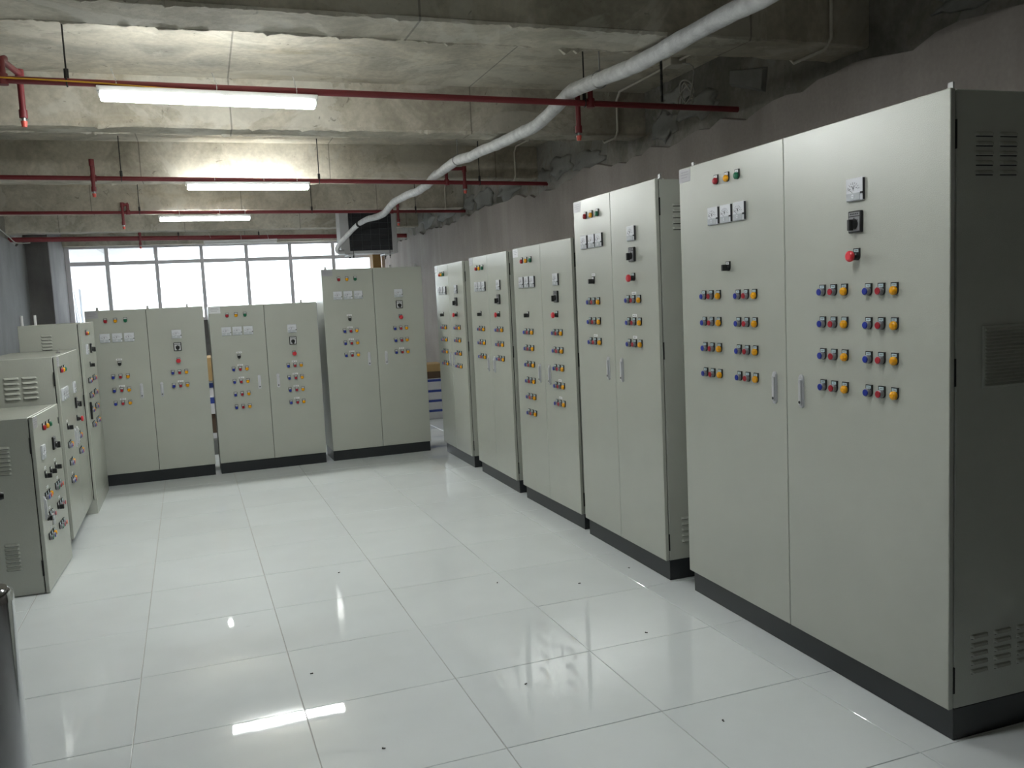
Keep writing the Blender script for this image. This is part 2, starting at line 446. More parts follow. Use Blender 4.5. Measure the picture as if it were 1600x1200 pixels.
# ------------------------------------------------------------------ control-panel devices (shared meshes)
def holder_poly(w=.0155, top=.022, cz=-.006):
    return [(-w, top), (w, top)] + [(w * math.cos(a), cz + w * math.sin(a)) for a in [-PI * k / 8 for k in range(9)]]
D = {}
D['holder'] = MB().prism(holder_poly(), -.006, 0).data('holder', 'black_plastic')
D['legend'] = MB().box((-.0115, -.0068, .008), (.0115, -.006, .0185)).box((-.007, -.0071, .0118), (.007, -.0068, .0148), 1).data('legend_plate', ['legend', 'faint_ink'])
D['legend_w'] = MB().box((-.0115, -.0068, .008), (.0115, -.006, .0185)).box((-.007, -.0071, .0118), (.007, -.0068, .0148), 1).data('legend_plate', ['legend_white', 'faint_ink'])
for cn in ('blue', 'red', 'green', 'orange'):
    D['push_' + cn] = (MB().lathe_y([(-.006, .0145), (-.017, .0150), (-.020, .0150), (-.0205, .0128)], 0, -.006, 16, 0)
                       .lathe_y([(-.0200, .0124), (-.0232, .0124), (-.0240, .0112)], 0, -.006, 16, 1)).data('cap', ['button_ring', 'button_' + cn])
for cn in ('red', 'yellow', 'green', 'orange'):
    D['lamp_' + cn] = MB().lathe_y([(-.006, .0150), (-.014, .0150), (-.0150, .0140), (-.0175, .0120), (-.0195, .0070)], 0, -.006, 16).data('lens', 'button_' + cn)
D['knob'] = MB().lathe_y([(-.006, .0145), (-.013, .0145), (-.014, .0125)], 0, -.006, 16).box((-.0070, -.036, -.020), (.0070, -.012, .008), 0, .002).data('knob', 'black_plastic')
D['estop_neck'] = MB().lathe_y([(-.006, .0145), (-.018, .0145), (-.018, .010), (-.030, .010)], 0, -.006, 16).data('neck', 'black_plastic')
D['estop_head'] = MB().lathe_y([(-.027, .012), (-.029, .0195), (-.036, .0205), (-.041, .018), (-.0435, .012)], 0, -.006, 20).data('mushroom_head', 'mushroom_red')
mw, mh = .042, .040
D['meter'] = MB().box((-mw, -.012, -mh), (mw, 0, mh), 0, .0015).box((mw - .0004, -.0105, -mh + .002), (mw + .0006, -.001, mh - .002), 1).box((mw - .010, -.0135, -.017), (mw + .0008, -.011, -.010), 1).data('meter', ['white_plastic', 'ink'])
D['meter_cover'] = MB().box((-mw + .003, -.0145, -mh + .002), (mw - .011, -.012, -.012), 0, .0008).lathe_y([(-.0145, .0075), (-.0160, .0070)], -.004, -.024, 12, 1).box((-.009, -.0165, -.0248), (.001, -.0158, -.0232), 2).data('cover', ['cover_plastic', 'white_plastic', 'faint_ink'])
def dial(letter):
    m = MB(); y0, y1 = -.0126, -.012
    for k in range(9):
        a = math.radians(172 - k * 19.5); r0, r1 = (.024, .030) if k % 2 else (.021, .030)
        m.bar(-.004 + r0 * math.cos(a) * 1.1, -.004 + r0 * math.sin(a), -.004 + r1 * math.cos(a) * 1.1, -.004 + r1 * math.sin(a), .0016, y0, y1, 0)
    for k in range(4):
        a = math.radians(155 - k * 40); x, z = -.004 + .017 * math.cos(a) * 1.15, -.004 + .017 * math.sin(a); m.box((x - .0028, y0, z - .0018), (x + .0028, y1, z + .0018), 0)
    if letter == 'V':
        m.bar(-.008, .011, -.004, .000, .0022, y0, y1, 1).bar(0, .011, -.004, .000, .0022, y0, y1, 1)
    else:
        m.bar(-.008, .000, -.004, .011, .0022, y0, y1, 1).bar(0, .000, -.004, .011, .0022, y0, y1, 1).bar(-.0065, .0035, -.0015, .0035, .0016, y0, y1, 1)
    m.bar(-.008, -.0035, 0, -.0035, .001, y0, y1, 1)
    return m.data('dial', ['faint_ink', 'ink'])
D['dial_A'], D['dial_V'] = dial('A'), dial('V')
D['needle'] = MB().bar(-.006, -.012, -.033, .006, .0011, -.0132, -.0126).data('needle', 'ink')
def rotary(face):
    b = MB().box((-.034, -.012, -.039), (.034, 0, .039), 0, .003).data('rotary_switch', 'black_plastic')
    f = MB().box((-.027, -.0128, -.033), (.027, -.012, .018), 0).box((-.027, -.0128, .0215), (.027, -.012, .034), 0)
    for k in range(5): f.box((-.021 + k * .0088, -.0132, .0255), (-.0145 + k * .0088, -.0128, .0305), 1)
    f.box((-.004, -.0132, .010), (.003, -.0128, .0145), 1).box((.013, -.0132, .003), (.019, -.0128, .0075), 1).box((-.021, -.0132, .003), (-.015, -.0128, .0075), 1)
    k = MB().lathe_y([(-.0128, .0190), (-.022, .0175), (-.026, .0160)], 0, -.008, 18).box((-.0065, -.040, -.031), (.0065, -.020, .008), 0, .002)
    return b, f.data('face_plate', [face, 'ink']), k.data('knob', 'black_plastic')
D['rot_grey'], D['rot_white'] = rotary('grey_face'), rotary('white_face')
def handle():
    m = MB(); L, w = .068, .0135
    def cap(w_, L_, y0, y1, mi):
        p = [(w_ * math.cos(a), L_ - w_ + w_ * math.sin(a)) for a in [PI * k / 8 for k in range(9)]] + [(w_ * math.cos(a), -L_ + w_ + w_ * math.sin(a)) for a in [PI + PI * k / 8 for k in range(9)]]
        m.prism(p, y0, y1, mi)
    cap(w, L, -.006, 0, 0); cap(w * .86, L - .004, -.0085, -.006, 0)
    return m.data('handle', 'satin_steel')
D['handle'] = handle()
D['lever'] = MB().box((-.0085, -.014, -.056), (.0085, -.0085, .048), 0, .002).data('lever', 'satin_steel')
D['lock'] = MB().lathe_y([(-.0085, .0062), (-.0152, .0060)], 0, -.044, 12).data('lock', 'ink')
D['name_tag'] = MB().box((-.025, -.0012, -.0075), (.025, 0, .0075), 0).box((-.016, -.0016, -.003), (-.004, -.0012, .003), 1).box((-.001, -.0016, -.0006), (.003, -.0012, .0008), 1).box((.006, -.0016, -.003), (.012, -.0012, .003), 1).data('name_tag', ['legend_white', 'faint_ink'])
for s, k in (('sticker', 'sticker'), ('bright_sticker', 'bright_sticker')):
    D[s] = MB().box((0, -.0008, -.068), (.105, 0, -.006)).box((.02, -.0011, -.022), (.085, -.0008, -.0195), 1).box((.015, -.0011, -.034), (.09, -.0008, -.0315), 1).box((.02, -.0011, -.047), (.075, -.0008, -.0445), 1).data('sticker', [k, 'faint_ink'])
# pressed louvre on a side panel: local x is along the slot, -y is out of the panel
def louvre(L):
    m = MB(); n_ = 8; vs = []; fs = []
    for k in range(n_ + 1):
        x = L * k / n_; q = min(1, min(x, L - x) / (L * .14)); b = .009 * math.sqrt(max(0, q * (2 - q)))
        vs += [(x, 0, .0085), (x, -b * .6, .0045), (x, -b, -.004), (x, -b * .9, -.0052), (x, 0, -.0052)]
    for k in range(n_):
        a = 5 * k
        for q in range(4): fs.append((a + q, a + 5 + q, a + 6 + q, a + 1 + q))
    m.add(vs, fs, 0, False); m.box((L * .06, -.0012, -.0085), (L * .94, 0, -.0052), 1)  # black strip stands in for the shade in the slot opening
    return m.data('louvre', ['cabinet_paint', 'gasket'])
D['louvre'] = louvre(.078); D['louvre_wide'] = louvre(.092)

def button(root, u, z, kind, legend='legend'):
    """kind: blue red green orange = push button; yellow or lamp_x = lamp"""
    lamp = kind == 'yellow' or kind.startswith('lamp_')
    h = link('indicator_lamp' if lamp else 'push_button', D['holder'], root, (u, 0, z))
    if lamp: link('lens', D['lamp_' + kind.replace('lamp_', '')], h)
    else: link('cap', D['push_' + kind], h)
    link('legend_plate', D[legend], h)
def meter(root, u, z, letter):
    m = link('meter', D['meter'], root, (u, 0, z)); link('dial', D['dial_' + letter], m); link('cover', D['meter_cover'], m); link('needle', D['needle'], m)
def selector(root, u, z):
    h = link('selector_switch', D['holder'], root, (u, 0, z)); link('knob', D['knob'], h); link('legend_plate', D['legend_w'], h)
def estop(root, u, z):
    h = link('emergency_stop_button', D['holder'], root, (u, 0, z)); link('neck', D['estop_neck'], h); link('mushroom_head', D['estop_head'], h); link('legend_plate', D['legend'], h)
def rotary_switch(root, u, z, face='grey'):
    b, f, k = D['rot_' + face]; h = link('rotary_switch', b, root, (u, 0, z)); link('face_plate', f, h); kn = link('knob', k, h)
def handle_set(door, u, z):
    h = link('handle', D['handle'], door, (u, 0, z))
    me = MB()
    return h

class Cabinet:
    def __init__(s, label, x, y, side, yaw, w, zt, zb, depth, seam, group, plinth='plinth_black', poff=.024, door_bottom=None):
        t_ = {'R': -PI / 2, 'B': 0.0, 'L': PI / 2}[side] + yaw
        s.root = thing('control_cabinet', (x, y, 0), label, 'cabinet', group, t_)
        s.w, s.zt, s.zb, s.depth = w, zt, zb, depth
        d0, d1 = .020, .026
        B((0.002, d1, zb + .001), (w - .002, depth, zt - .002), 0, .003).build('body', 'cabinet_paint', s.root)
        B((.010, d0, zb + .008), (w - .010, d1 + .002, zt - .010)).build('gasket', 'gasket', s.root)
        if zb > .02:
            B((.004, poff, 0), (w - .004, depth - .01, zb), 0, .002).build('plinth', plinth, s.root)
        s.doors = []
        zb2 = zb + .002
        edges = [0, seam, w] if seam else [0, w]
        for a, b in zip(edges, edges[1:]):
            s.doors.append(B((a + (.0018 if a else 0), 0, zb2), (b - (.0018 if b < w else 0), d0, zt), 0, .0022).build('door', 'cabinet_paint', s.root))
        if not seam: s.doors.append(s.doors[0])
    def hinges(s, right=True, zs=None):
        x = s.w if right else 0
        for z in zs or (s.zt - .14, (s.zt + s.zb) / 2 + .12, s.zb + .10):
            B((x - .006, .0185, z - .045), (x + .0012, .0275, z + .045), 0, .001).build('hinge', 'gasket', s.root)
    def grid(s, us, zs, cols=('blue', 'red', 'yellow'), legend='legend'):
        for z in zs:
            for u, c in zip(us, cols): button(s.root, u, z, c, legend)
    def lamps(s, us, z):
        for u, c in zip(us, ('lamp_red', 'lamp_yellow', 'lamp_green')): button(s.root, u, z, c, 'legend_w')
    def meters(s, us, z, l='A'):
        for u in us: meter(s.root, u, z, l)
    def tags(s, pts):
        for u, z in pts: link('name_tag', D['name_tag'], s.root, (u, 0, z))
    def handles(s, us, z):
        for k, u in enumerate(us):
            dr = s.doors[min(k, 1)]
            link('handle', D['handle'], dr, (u, 0, z)); link('lever', D['lever'], dr, (u, 0, z)); link('lock', D['lock'], dr, (u, 0, z))
    def sticker(s, kind='sticker', u=.002): link('sticker', D[kind], s.root, (u, 0, s.zt))
    def louvres(s, right, y0s, zs, wide=False):
        for y0 in y0s:
            for z in zs:
                if right: link('louvre', D['louvre_wide' if wide else 'louvre'], s.root, (s.w - .002, y0, z), (0, 0, PI / 2))
                else: link('louvre', D['louvre_wide' if wide else 'louvre'], s.root, (.002, y0 + (.092 if wide else .078), z), (0, 0, -PI / 2))
    def fan_filter(s, y0, y1, z0, z1):
        x = s.w - .002
        f = B((x, y0, z0), (x + .006, y1, z1), 0, .002).build('fan_filter', 'cabinet_paint', s.root)
        n_ = 17
        for k in range(n_):
            z = z0 + .012 + (z1 - z0 - .024) * k / (n_ - 1)
            MB().add([(x + .006, y0 + .008, z - .005), (x + .014, y0 + .008, z - .004), (x + .006, y0 + .008, z + .003), (x + .006, y1 - .008, z - .005), (x + .014, y1 - .008, z - .004), (x + .006, y1 - .008, z + .003)],
                     [(0, 1, 2), (5, 4, 3), (0, 3, 4, 1), (1, 4, 5, 2), (2, 5, 3, 0)]).build('slat', 'cabinet_paint', f)
    def lugs(s, pts):
        for u, y in pts:
            MB().box((u - .012, y - .012, s.zt - .003), (u + .012, y + .012, s.zt + .006)).box((u - .010, y - .003, s.zt + .006), (u + .010, y + .003, s.zt + .028)).build('lifting_lug', 'zinc', s.root)
    def rods(s, pts, h=.075):
        for u, y in pts:
            MB().tube([(u, y, s.zt - .004), (u, y, s.zt + h)], .010, 8).build('lifting_rod', 'white_paint', s.root)

GR, GB, GL = 'control cabinets in the right hand row', 'control cabinets across the back', 'control cabinets along the left side'
# ---- right row, nearest first
c = Cabinet('widest and nearest grey control cabinet at right with four columns of button rows', 2.248, 3.811, 'R', -.011, 1.667, 2.129, .110, .62, .826, GR)
c.lamps((.336, .424, .504), 2.034); c.meters((.310, .415, .519), 1.874); selector(c.root, .418, 1.639)
c.grid((.210, .273, .335), (1.513, 1.389, 1.268, 1.147)); c.grid((.494, .557, .618), (1.511, 1.389, 1.267, 1.148))
c.meters((1.248,), 1.872, 'V'); rotary_switch(c.root, 1.248, 1.758); estop(c.root, 1.250, 1.642)
c.grid((1.061, 1.124, 1.184), (1.517, 1.396, 1.274, 1.153)); c.grid((1.309, 1.372, 1.434), (1.515, 1.395, 1.273, 1.153))
c.handles((.750, .926), 1.117); c.sticker(); c.hinges(); c.lugs(((1.62, .05), (.05, .05)))
c.louvres(True, (.10, .20), [1.99 - .030 * k for k in range(5)]); c.louvres(True, (.094, .195, .296), [.347 - .030 * k for k in range(5)]); c.fan_filter(.134, .350, 1.18, 1.385)
# ---- second, tall
c = Cabinet('tall grey control cabinet with white name tags right behind the widest one', 2.216, 5.036, 'R', -.001, 1.041, 2.113, .108, .60, .514, GR)
c.lamps((.180, .266, .351), 2.014); c.meters((.154, .263, .364), 1.856); selector(c.root, .260, 1.623)
c.grid((.197, .261, .325), (1.499, 1.380, 1.258)); c.meters((.773,), 1.859, 'V'); rotary_switch(c.root, .774, 1.746); estop(c.root, .779, 1.624)
c.grid((.709, .774, .839), (1.504, 1.382, 1.263)); c.tags(((.262, 1.656), (.260, 1.292), (.776, 1.536), (.775, 1.415), (.772, 1.296)))
c.handles((.429, .604), 1.105); c.sticker(); c.hinges(); c.lugs(((1.0, .05),))
c.louvres(True, (.096, .196), [1.98 - .030 * k for k in range(5)]); c.louvres(True, (.10, .20), [.33 - .031 * k for k in range(5)]); c.fan_filter(.134, .350, 1.165, 1.365)
# ---- third
c = Cabinet('grey control cabinet with six button rows on its left door, middle of the right row', 2.216, 6.198, 'R', .014, 1.064, 1.904, .102, .58, .538, GR)
c.lamps((.194, .279, .364), 1.806); c.meters((.170, .277, .384), 1.648); selector(c.root, .268, 1.414)
c.grid((.210, .276, .340), [1.290 - .119 * k for k in range(6)]); c.meters((.808,), 1.649, 'V'); rotary_switch(c.root, .804, 1.535); estop(c.root, .803, 1.418)
c.grid((.743, .805, .865), [1.296 - .1197 * k for k in range(5)]); c.tags(((.803, .971), (.802, .853)))
c.handles((.454, .633), .999); c.sticker('bright_sticker'); c.hinges()
# ---- fourth
c = Cabinet('grey control cabinet with three button rows per door, second from right row\'s far end', 2.224, 7.365, 'R', -.004, 1.004, 1.901, .101, .58, .515, GR)
c.lamps((.216, .303, .392), 1.803); c.meters((.198, .301, .404), 1.645); selector(c.root, .280, 1.417)
c.grid((.218, .286, .357), (1.290, 1.174, 1.055)); c.meters((.795,), 1.646, 'V'); rotary_switch(c.root, .784, 1.533); estop(c.root, .777, 1.415)
c.grid((.708, .774, .839), (1.293, 1.176, 1.059)); c.handles((.440, .600), 1.0); c.sticker(); c.hinges()
# ---- fifth, far end
c = Cabinet('grey control cabinet with four button rows per door at the far end of right row', 2.215, 8.540, 'R', 0, .983, 1.889, .105, .58, .487, GR)
c.lamps((.194, .264, .336), 1.798); c.meters((.150, .254, .359), 1.637); selector(c.root, .247, 1.407)
c.grid((.197, .266, .338), (1.283, 1.164, 1.047, .930)); c.meters((.751,), 1.640, 'V'); rotary_switch(c.root, .736, 1.526); estop(c.root, .732, 1.410)
c.grid((.675, .742, .812), (1.288, 1.170, 1.048, .929)); c.handles((.440, .560), .976); c.sticker('bright_sticker'); c.hinges()
# ---- back row, left to right
c = Cabinet('low grey control cabinet in the back row beside the left corner', -1.002, 8.576, 'B', .023, .996, 1.596, .103, .45, .504, GB, poff=.018)
c.lamps((.163, .245, .328), 1.503); c.meters((.147, .248, .348), 1.347); selector(c.root, .248, 1.114)
c.grid((.186, .247, .308), (.996, .874, .754), legend='legend_w'); c.meters((.749,), 1.350, 'V'); rotary_switch(c.root, .749, 1.234, 'white'); estop(c.root, .747, 1.111)
c.grid((.689, .748, .807), (.999, .877), legend='legend_w'); c.tags(((.247, 1.150), (.250, .908), (.250, .789), (.750, .913)))
c.handles((.412, .585), .851); c.sticker(); c.lugs(((.10, .06), (.52, .06), (.86, .06))); c.hinges(False, (.235, 1.33))
c = Cabinet('low grey control cabinet in the middle of the back row', .039, 8.603, 'B', .027, .999, 1.588, .101, .45, .501, GB, poff=.018)
c.lamps((.163, .244, .325), 1.500); c.meters((.146, .244, .344), 1.349); selector(c.root, .243, 1.108)
c.grid((.184, .244, .305), (.990, .871, .751, .629), legend='legend_w'); c.meters((.749,), 1.343, 'V'); rotary_switch(c.root, .750, 1.227, 'white'); estop(c.root, .753, 1.106)
c.grid((.690, .752, .812), (.988, .870, .752, .631), legend='legend_w'); c.tags(((.246, 1.144), (.247, 1.024), (.249, .905), (.750, 1.025), (.750, .904), (.750, .785), (.748, .667)))
c.handles((.411, .586), .851); c.sticker('bright_sticker'); c.lugs(((.86, .06),))
c = Cabinet('taller grey control cabinet in the back row below the hanging air conditioner', 1.106, 8.654, 'B', .025, 1.006, 1.897, .100, .45, .504, GB, poff=.018)
c.lamps((.164, .244, .326), 1.798); c.meters((.144, .245, .348), 1.638); selector(c.root, .248, 1.406)
c.grid((.189, .249, .310), (1.289, 1.169, 1.049), legend='legend_w'); c.meters((.753,), 1.637, 'V'); rotary_switch(c.root, .756, 1.524, 'white'); estop(c.root, .760, 1.402)
c.grid((.696, .757, .816), (1.287, 1.167, 1.047), legend='legend_w'); c.tags(((.246, 1.441), (.246, 1.321), (.250, 1.203), (.249, 1.083), (.754, 1.082)))
c.handles((.418, .592), .997); c.sticker(); c.lugs(((.05, .06), (.70, .06), (.96, .06)))
# ---- left side, near to far
c = Cabinet('shortest grey control cabinet, nearest on the left, standing on the floor without plinth', -.943, 5.404, 'L', -.028, .739, 1.008, .004, .45, None, GL)
c.lamps((.239, .330, .422), .924); c.meters((.165,), .787, 'V'); rotary_switch(c.root, .485, .792)
for u in (.180, .330, .484): selector(c.root, u, .651)
c.grid((.130, .190, .250), (.534,), ('blue', 'orange', 'yellow')); c.grid((.430, .490, .550), (.533,), ('green', 'red', 'orange'))
for u0 in (.130, .435):
    selector(c.root, u0, .411); button(c.root, u0 + .065, .411, 'red'); button(c.root, u0 + .125, .411, 'red')
c.grid((.430, .490, .550), (.288,), ('green', 'red', 'orange')); c.grid((.125, .185, .245), (.297,), ('green', 'blue', 'yellow'))
c.tags(((.20, .575), (.50, .575), (.50, .452), (.20, .452), (.19, .336), (.19, .690), (.48, .690)))
c.handles((.080,), .476); c.sticker(); c.hinges(False, (.85, .15))
c.louvres(False, (.128,), [.848 - .024 * k for k in range(7)]); c.louvres(False, (.128,), [.300 - .023 * k for k in range(7)])
B((.700, -.003, .885), (.716, 0, .925), 0, .001).build('key_plate', 'black_plastic', c.root)
# key ring with keys hanging on the handle
kr = thing('key_ring', (-.905, 5.484, .458), 'small bunch of keys hanging on the handle of the shortest cabinet', 'keys')
MB().tube([(.0, .016 * math.cos(a), -.012 + .016 * math.sin(a)) for a in [2 * PI * k / 14 for k in range(15)]], .0016, 6).build('ring', 'chrome', kr)
for k, a in enumerate((-.25, .05, .3)):
    MB().box((-.002, -.009, -.022), (.002, .009, 0), 0, .001).box((-.0015, -.004, -.058), (.0015, .004, -.022)).build('key', 'chrome', kr, (.004 * k, .0, -.026)).rotation_euler = (a, 0, 0)
c = Cabinet('mid height grey control cabinet with two doors, second on the left', -.914, 6.221, 'L', .022, 1.221, 1.305, .103, .45, .630, GL, 'plinth_grey', .06)
c.lamps((.130, .216, .305), 1.211); c.meters((.115, .212, .309), 1.048); c.meters((.745,), 1.046, 'V'); rotary_switch(c.root, .765, .932); estop(c.root, .760, .818); selector(c.root, .205, .824)
c.grid((.160, .222, .284), (.704, .587, .469)); c.grid((.730, .792, .854), (.692, .579)); c.tags(((.205, .862), (.76, .735), (.222, .505)))
c.handles((.560, .690), .700); c.sticker(); c.hinges(False, (1.16, .25)); c.rods(((.25, .40),)); c.lugs(((.6, .06),))
c.louvres(False, (.120, .222), [1.178 - .032 * k for k in range(5)], True)
c = Cabinet('tallest grey control cabinet on the left, in the corner, with white rods on top', -.907, 7.449, 'L', .015, .972, 1.503, .109, .43, None, GL, 'cabinet_paint', -.001)
c.lamps((.300, .360, .420), 1.420); c.meters((.270,), 1.289, 'V'); rotary_switch(c.root, .560, 1.287); selector(c.root, .430, 1.158)
for z in (1.040, .921, .803, .684):
    c.grid((.200, .262, .324), (z,)); c.grid((.535, .597, .659), (z,))
B((.118, -.016, .735), (.136, 0, .875), 0, .004).build('lever', 'black_plastic', c.doors[0])
c.rods(((.03, .40), (.03, .31))); c.hinges(False, (.9,))
c.louvres(False, (.202,), [1.414 - .025 * k for k in range(5)])

# ------------------------------------------------------------------ ceiling services
def sprinkler(root, x, y, z, dx, dy, up, down):
    """goose-neck off the main pipe: riser, arm, drop and head"""
    MB().tube([(x, y, z - .02), (x, y, z + up), (x + dx * .2, y + dy * .2, z + up + .02)], .019, 10).tube([(x, y, z - .028), (x, y, z + .03)], .028, 10).build('riser', 'red_pipe', root)
    MB().tube([(x, y, z + up), (x + dx, y + dy, z + up)], .018, 10).tube([(x + dx, y + dy, z + up + .025), (x + dx, y + dy, z + up - .035)], .024, 10).build('arm', 'red_pipe', root)
    MB().tube([(x + dx, y + dy, z + up), (x + dx, y + dy, z - down)], .0175, 10).tube([(x + dx, y + dy, z - down), (x + dx, y + dy, z - down + .045)], .023, 10).build('drop', 'red_pipe', root)
    h = MB().tube([(x + dx, y + dy, z - down - .018), (x + dx, y + dy, z - down)], .011, 8, 1).tube([(x + dx, y + dy, z - down - .05), (x + dx, y + dy, z - down - .018)], [.014, .018], 10)
    h.box((x + dx - .026, y + dy - .003, z - down - .012), (x + dx + .026, y + dy + .003, z - down - .006), 1)
    h.build('sprinkler_head', ['sprinkler_red', 'zinc'], root)
def hanger(root, x, y, z, r):
    MB().tube([(x, y, z + r + .012), (x, y, ZS + .005)], .005, 6).tube([(x, y, z + r), (x, y, z + r + .05)], .013, 8).build('hanger_rod', 'dark_metal', root)
    MB().tube([(x, y + (r + .004) * math.cos(a), z + (r + .004) * math.sin(a)) for a in [2 * PI * k / 12 for k in range(13)]], .004, 5).build('clamp', 'dark_metal', root)
PIPES = [  # x0,y0,z0 -> x1,y1,z1, radius, label
    ((XL, 5.42, 2.852), (XR, 5.42, 2.796), .020, 'red sprinkler pipe nearest to the camera, with a yellow cable along it'),
    ((XL, 9.06, 2.851), (XR, 9.06, 2.770), .0215, 'second red sprinkler pipe under the ceiling, behind the nearest one'),
    ((XL, 12.26, 2.864), (XR, 12.26, 2.811), .021, 'third red sprinkler pipe under the ceiling, just before the air conditioner'),
    ((XL, 15.30, 2.777), (XR, 16.16, 2.777), .038, 'thickest red sprinkler pipe, furthest off, above the window')]
proots = []
for p0, p1, r, lab in PIPES:
    rt = thing('sprinkler_pipe', (0, 0, 0), lab, 'pipe', 'red sprinkler pipes')
    MB().tube([p0, p1], r, 14).build('pipe', 'red_pipe', rt); proots.append(rt)
def pz(i, x):
    p0, p1 = PIPES[i][0], PIPES[i][1]; k = (x - p0[0]) / (p1[0] - p0[0]); return p0[1] + (p1[1] - p0[1]) * k, p0[2] + (p1[2] - p0[2]) * k
for i, x, dx, dy, up, dn in ((0, -.92, .035, .305, .105, .14), (0, 2.54, -.085, .02, .10, .19), (1, -.872, .0, -.06, .14, .13), (1, 2.535, .19, -.03, .14, .07),
                             (2, -.815, -.062, -.02, .10, .16), (2, 2.60, .088, -.02, .09, .15), (3, -.885, .0, -.09, .08, .12)):
    y, z = pz(i, x); sprinkler(proots[i], x, y, z, dx, dy, up, dn)
for i, x in ((0, -.609), (0, 2.495), (1, -.632), (1, 1.202), (1, 2.9), (2, -.678), (2, 2.95), (2, 1.5), (3, 1.0), (3, -.3)):
    y, z = pz(i, x); hanger(proots[i], x, y, z, PIPES[i][2])
# chain hanger near the right end of the first pipe
m = MB(); y, z = pz(0, 3.08)
k = 0; zz = z + .03
while zz < ZS - .02:
    if k % 2: m.box((3.074, y - .009, zz), (3.086, y + .009, zz + .042), 0, .003)
    else: m.box((3.071, y - .006, zz), (3.089, y + .006, zz + .042), 0, .003)
    zz += .036; k += 1
m.build('chain', 'dark_metal', proots[0])

def lamp(x0, x1, y, z0, z1, lit, label, tiex, pipe_i, single=False):
    rt = thing('fluorescent_lamp', (0, 0, 0), label, 'lamp', 'twin tube fluorescent lamps')
    L = x1 - x0; sl = (z1 - z0) / L
    M = Matrix.Translation((x0, y, z0)) @ Matrix.Rotation(-math.atan(sl), 4, 'Y')
    MB().box((0, -.052, .004), (L, .052, .036), 0, .004, M).build('housing', 'white_paint', rt)
    if single:  # wings of the added lamp, shaped to keep its light off the beams
        for sg in (-1, 1):
            MB().add([M @ Vector(p) for p in ((0, sg * .05, .01), (L, sg * .05, .01), (L, sg * .13, -.020), (0, sg * .13, -.020), (0, sg * .05, .013), (L, sg * .05, .013), (L, sg * .132, -.017), (0, sg * .132, -.017))],
                     [(0, 1, 2, 3), (7, 6, 5, 4), (0, 4, 5, 1), (1, 5, 6, 2), (2, 6, 7, 3), (3, 7, 4, 0)]).build('reflector', 'white_paint', rt)
    for sy in ((0,) if single else (-.042, .042)):
        a, b = M @ Vector((.02, sy, -.016)), M @ Vector((L - .02, sy, -.016))
        MB().tube([a, b], .0160, 12).build('tube', 'tube_lit' if lit else 'tube_off', rt)
        for q in (.008, L - .02):
            MB().box((q, sy - .013, -.030), (q + .012, sy + .013, .006), 0, .003, M).build('end_cap', 'white_paint', rt)
    for tx in tiex:
        py, pzz = pz(pipe_i, tx); hz = (z0 + sl * (tx - x0)) + .036
        ly = y
        pr = PIPES[pipe_i][2] + .004
        m_ = MB().tube([(tx, ly, hz - .004), (tx, py - pr, pzz), (tx, py, pzz + pr), (tx, py + pr, pzz), (tx, ly + .01, hz - .004)], .0028, 6)
        m_.tube([(tx, py - pr, pzz + .01), (tx - .02, py - pr - .02, pzz + .075)], .0025, 6)
        m_.build('cable_tie', 'tie', rt)
lamp(-.463, .739, 5.42, 2.776, 2.761, True, 'lit twin tube lamp nearest to the camera, under the first red pipe', (-.50 + .14, .17, .62), 0)
lamp(-.071, 1.104, 9.06, 2.756, 2.752, True, 'lit twin tube lamp under the second red pipe', (.20, .66, .98), 1)
lamp(-.457, .691, 12.26, 2.766, 2.766, True, 'lit twin tube lamp under the third red pipe', (-.2, .30, .62), 2)
lamp(.35, 1.55, 2.30, 2.745, 2.745, True, 'added unseen lamp above the camera lighting the near floor, single tube with reflector wings', (), 0, True)  # extra lamp out of view, added to brighten near floor and front cabinet
lamp(.088, 1.295, 15.72, 2.690, 2.700, False, 'unlit twin tube lamp hanging before the window', (.2, .7, 1.15), 3)
# yellow cable along the first pipe into the lamp
pts = []
for k in range(26):
    x = -2.6 + (.16 + 2.6) * k / 25; y, z = pz(0, x)
    dz = .004 * math.sin(x * 5) + (.0 if x < -.45 else -(x + .45) * .045)
    pts.append((x, y - .026, z + dz))
tag(MB().tube(pts, .0045, 6).build('power_cable', 'yellow_cable'), 'yellow power cable along the nearest red pipe into the lamp', 'cable')

# white insulated pipe under the beams, from above the camera to the air conditioner
zs = [(3.0, 2.80), (3.29, 2.80), (3.62, 2.812), (4.02, 2.812), (4.27, 2.808), (4.55, 2.812), (4.86, 2.836), (5.25, 2.868), (5.42, 2.876), (5.61, 2.852), (6.07, 2.795), (6.41, 2.80), (6.72, 2.803),
      (7.06, 2.810), (7.38, 2.825), (7.71, 2.831), (8.15, 2.868), (8.56, 2.868), (8.85, 2.858), (9.06, 2.858), (9.30, 2.815), (9.50, 2.800), (9.84, 2.788), (10.2, 2.805), (10.69, 2.815), (11.11, 2.822),
      (11.45, 2.80), (11.80, 2.757), (12.19, 2.752), (12.55, 2.765)]
path = [Vector((2.40 + .012 * math.sin(y * 2.3), y, z)) for y, z in zs]
path += [Vector((2.36, 12.95, 2.775)), Vector((2.27, 13.25, 2.72)), Vector((2.16, 13.50, 2.60)), Vector((2.05, 13.68, 2.47)), Vector((2.02, 13.72, 2.39)), Vector((2.06, 13.76, 2.36)), Vector((2.13, 13.80, 2.365))]
def smooth_path(P, n_):
    out_ = []
    for i in range(len(P) - 1):
        a, b, c_, d = P[max(0, i - 1)], P[i], P[i + 1], P[min(len(P) - 1, i + 2)]
        for k in range(n_):
            t_ = k / n_
            out_.append(.5 * ((2 * b) + (c_ - a) * t_ + (2 * a - 5 * b + 4 * c_ - d) * t_ ** 2 + (3 * b - a - 3 * c_ + d) * t_ ** 3))
    return out_ + [P[-1]]
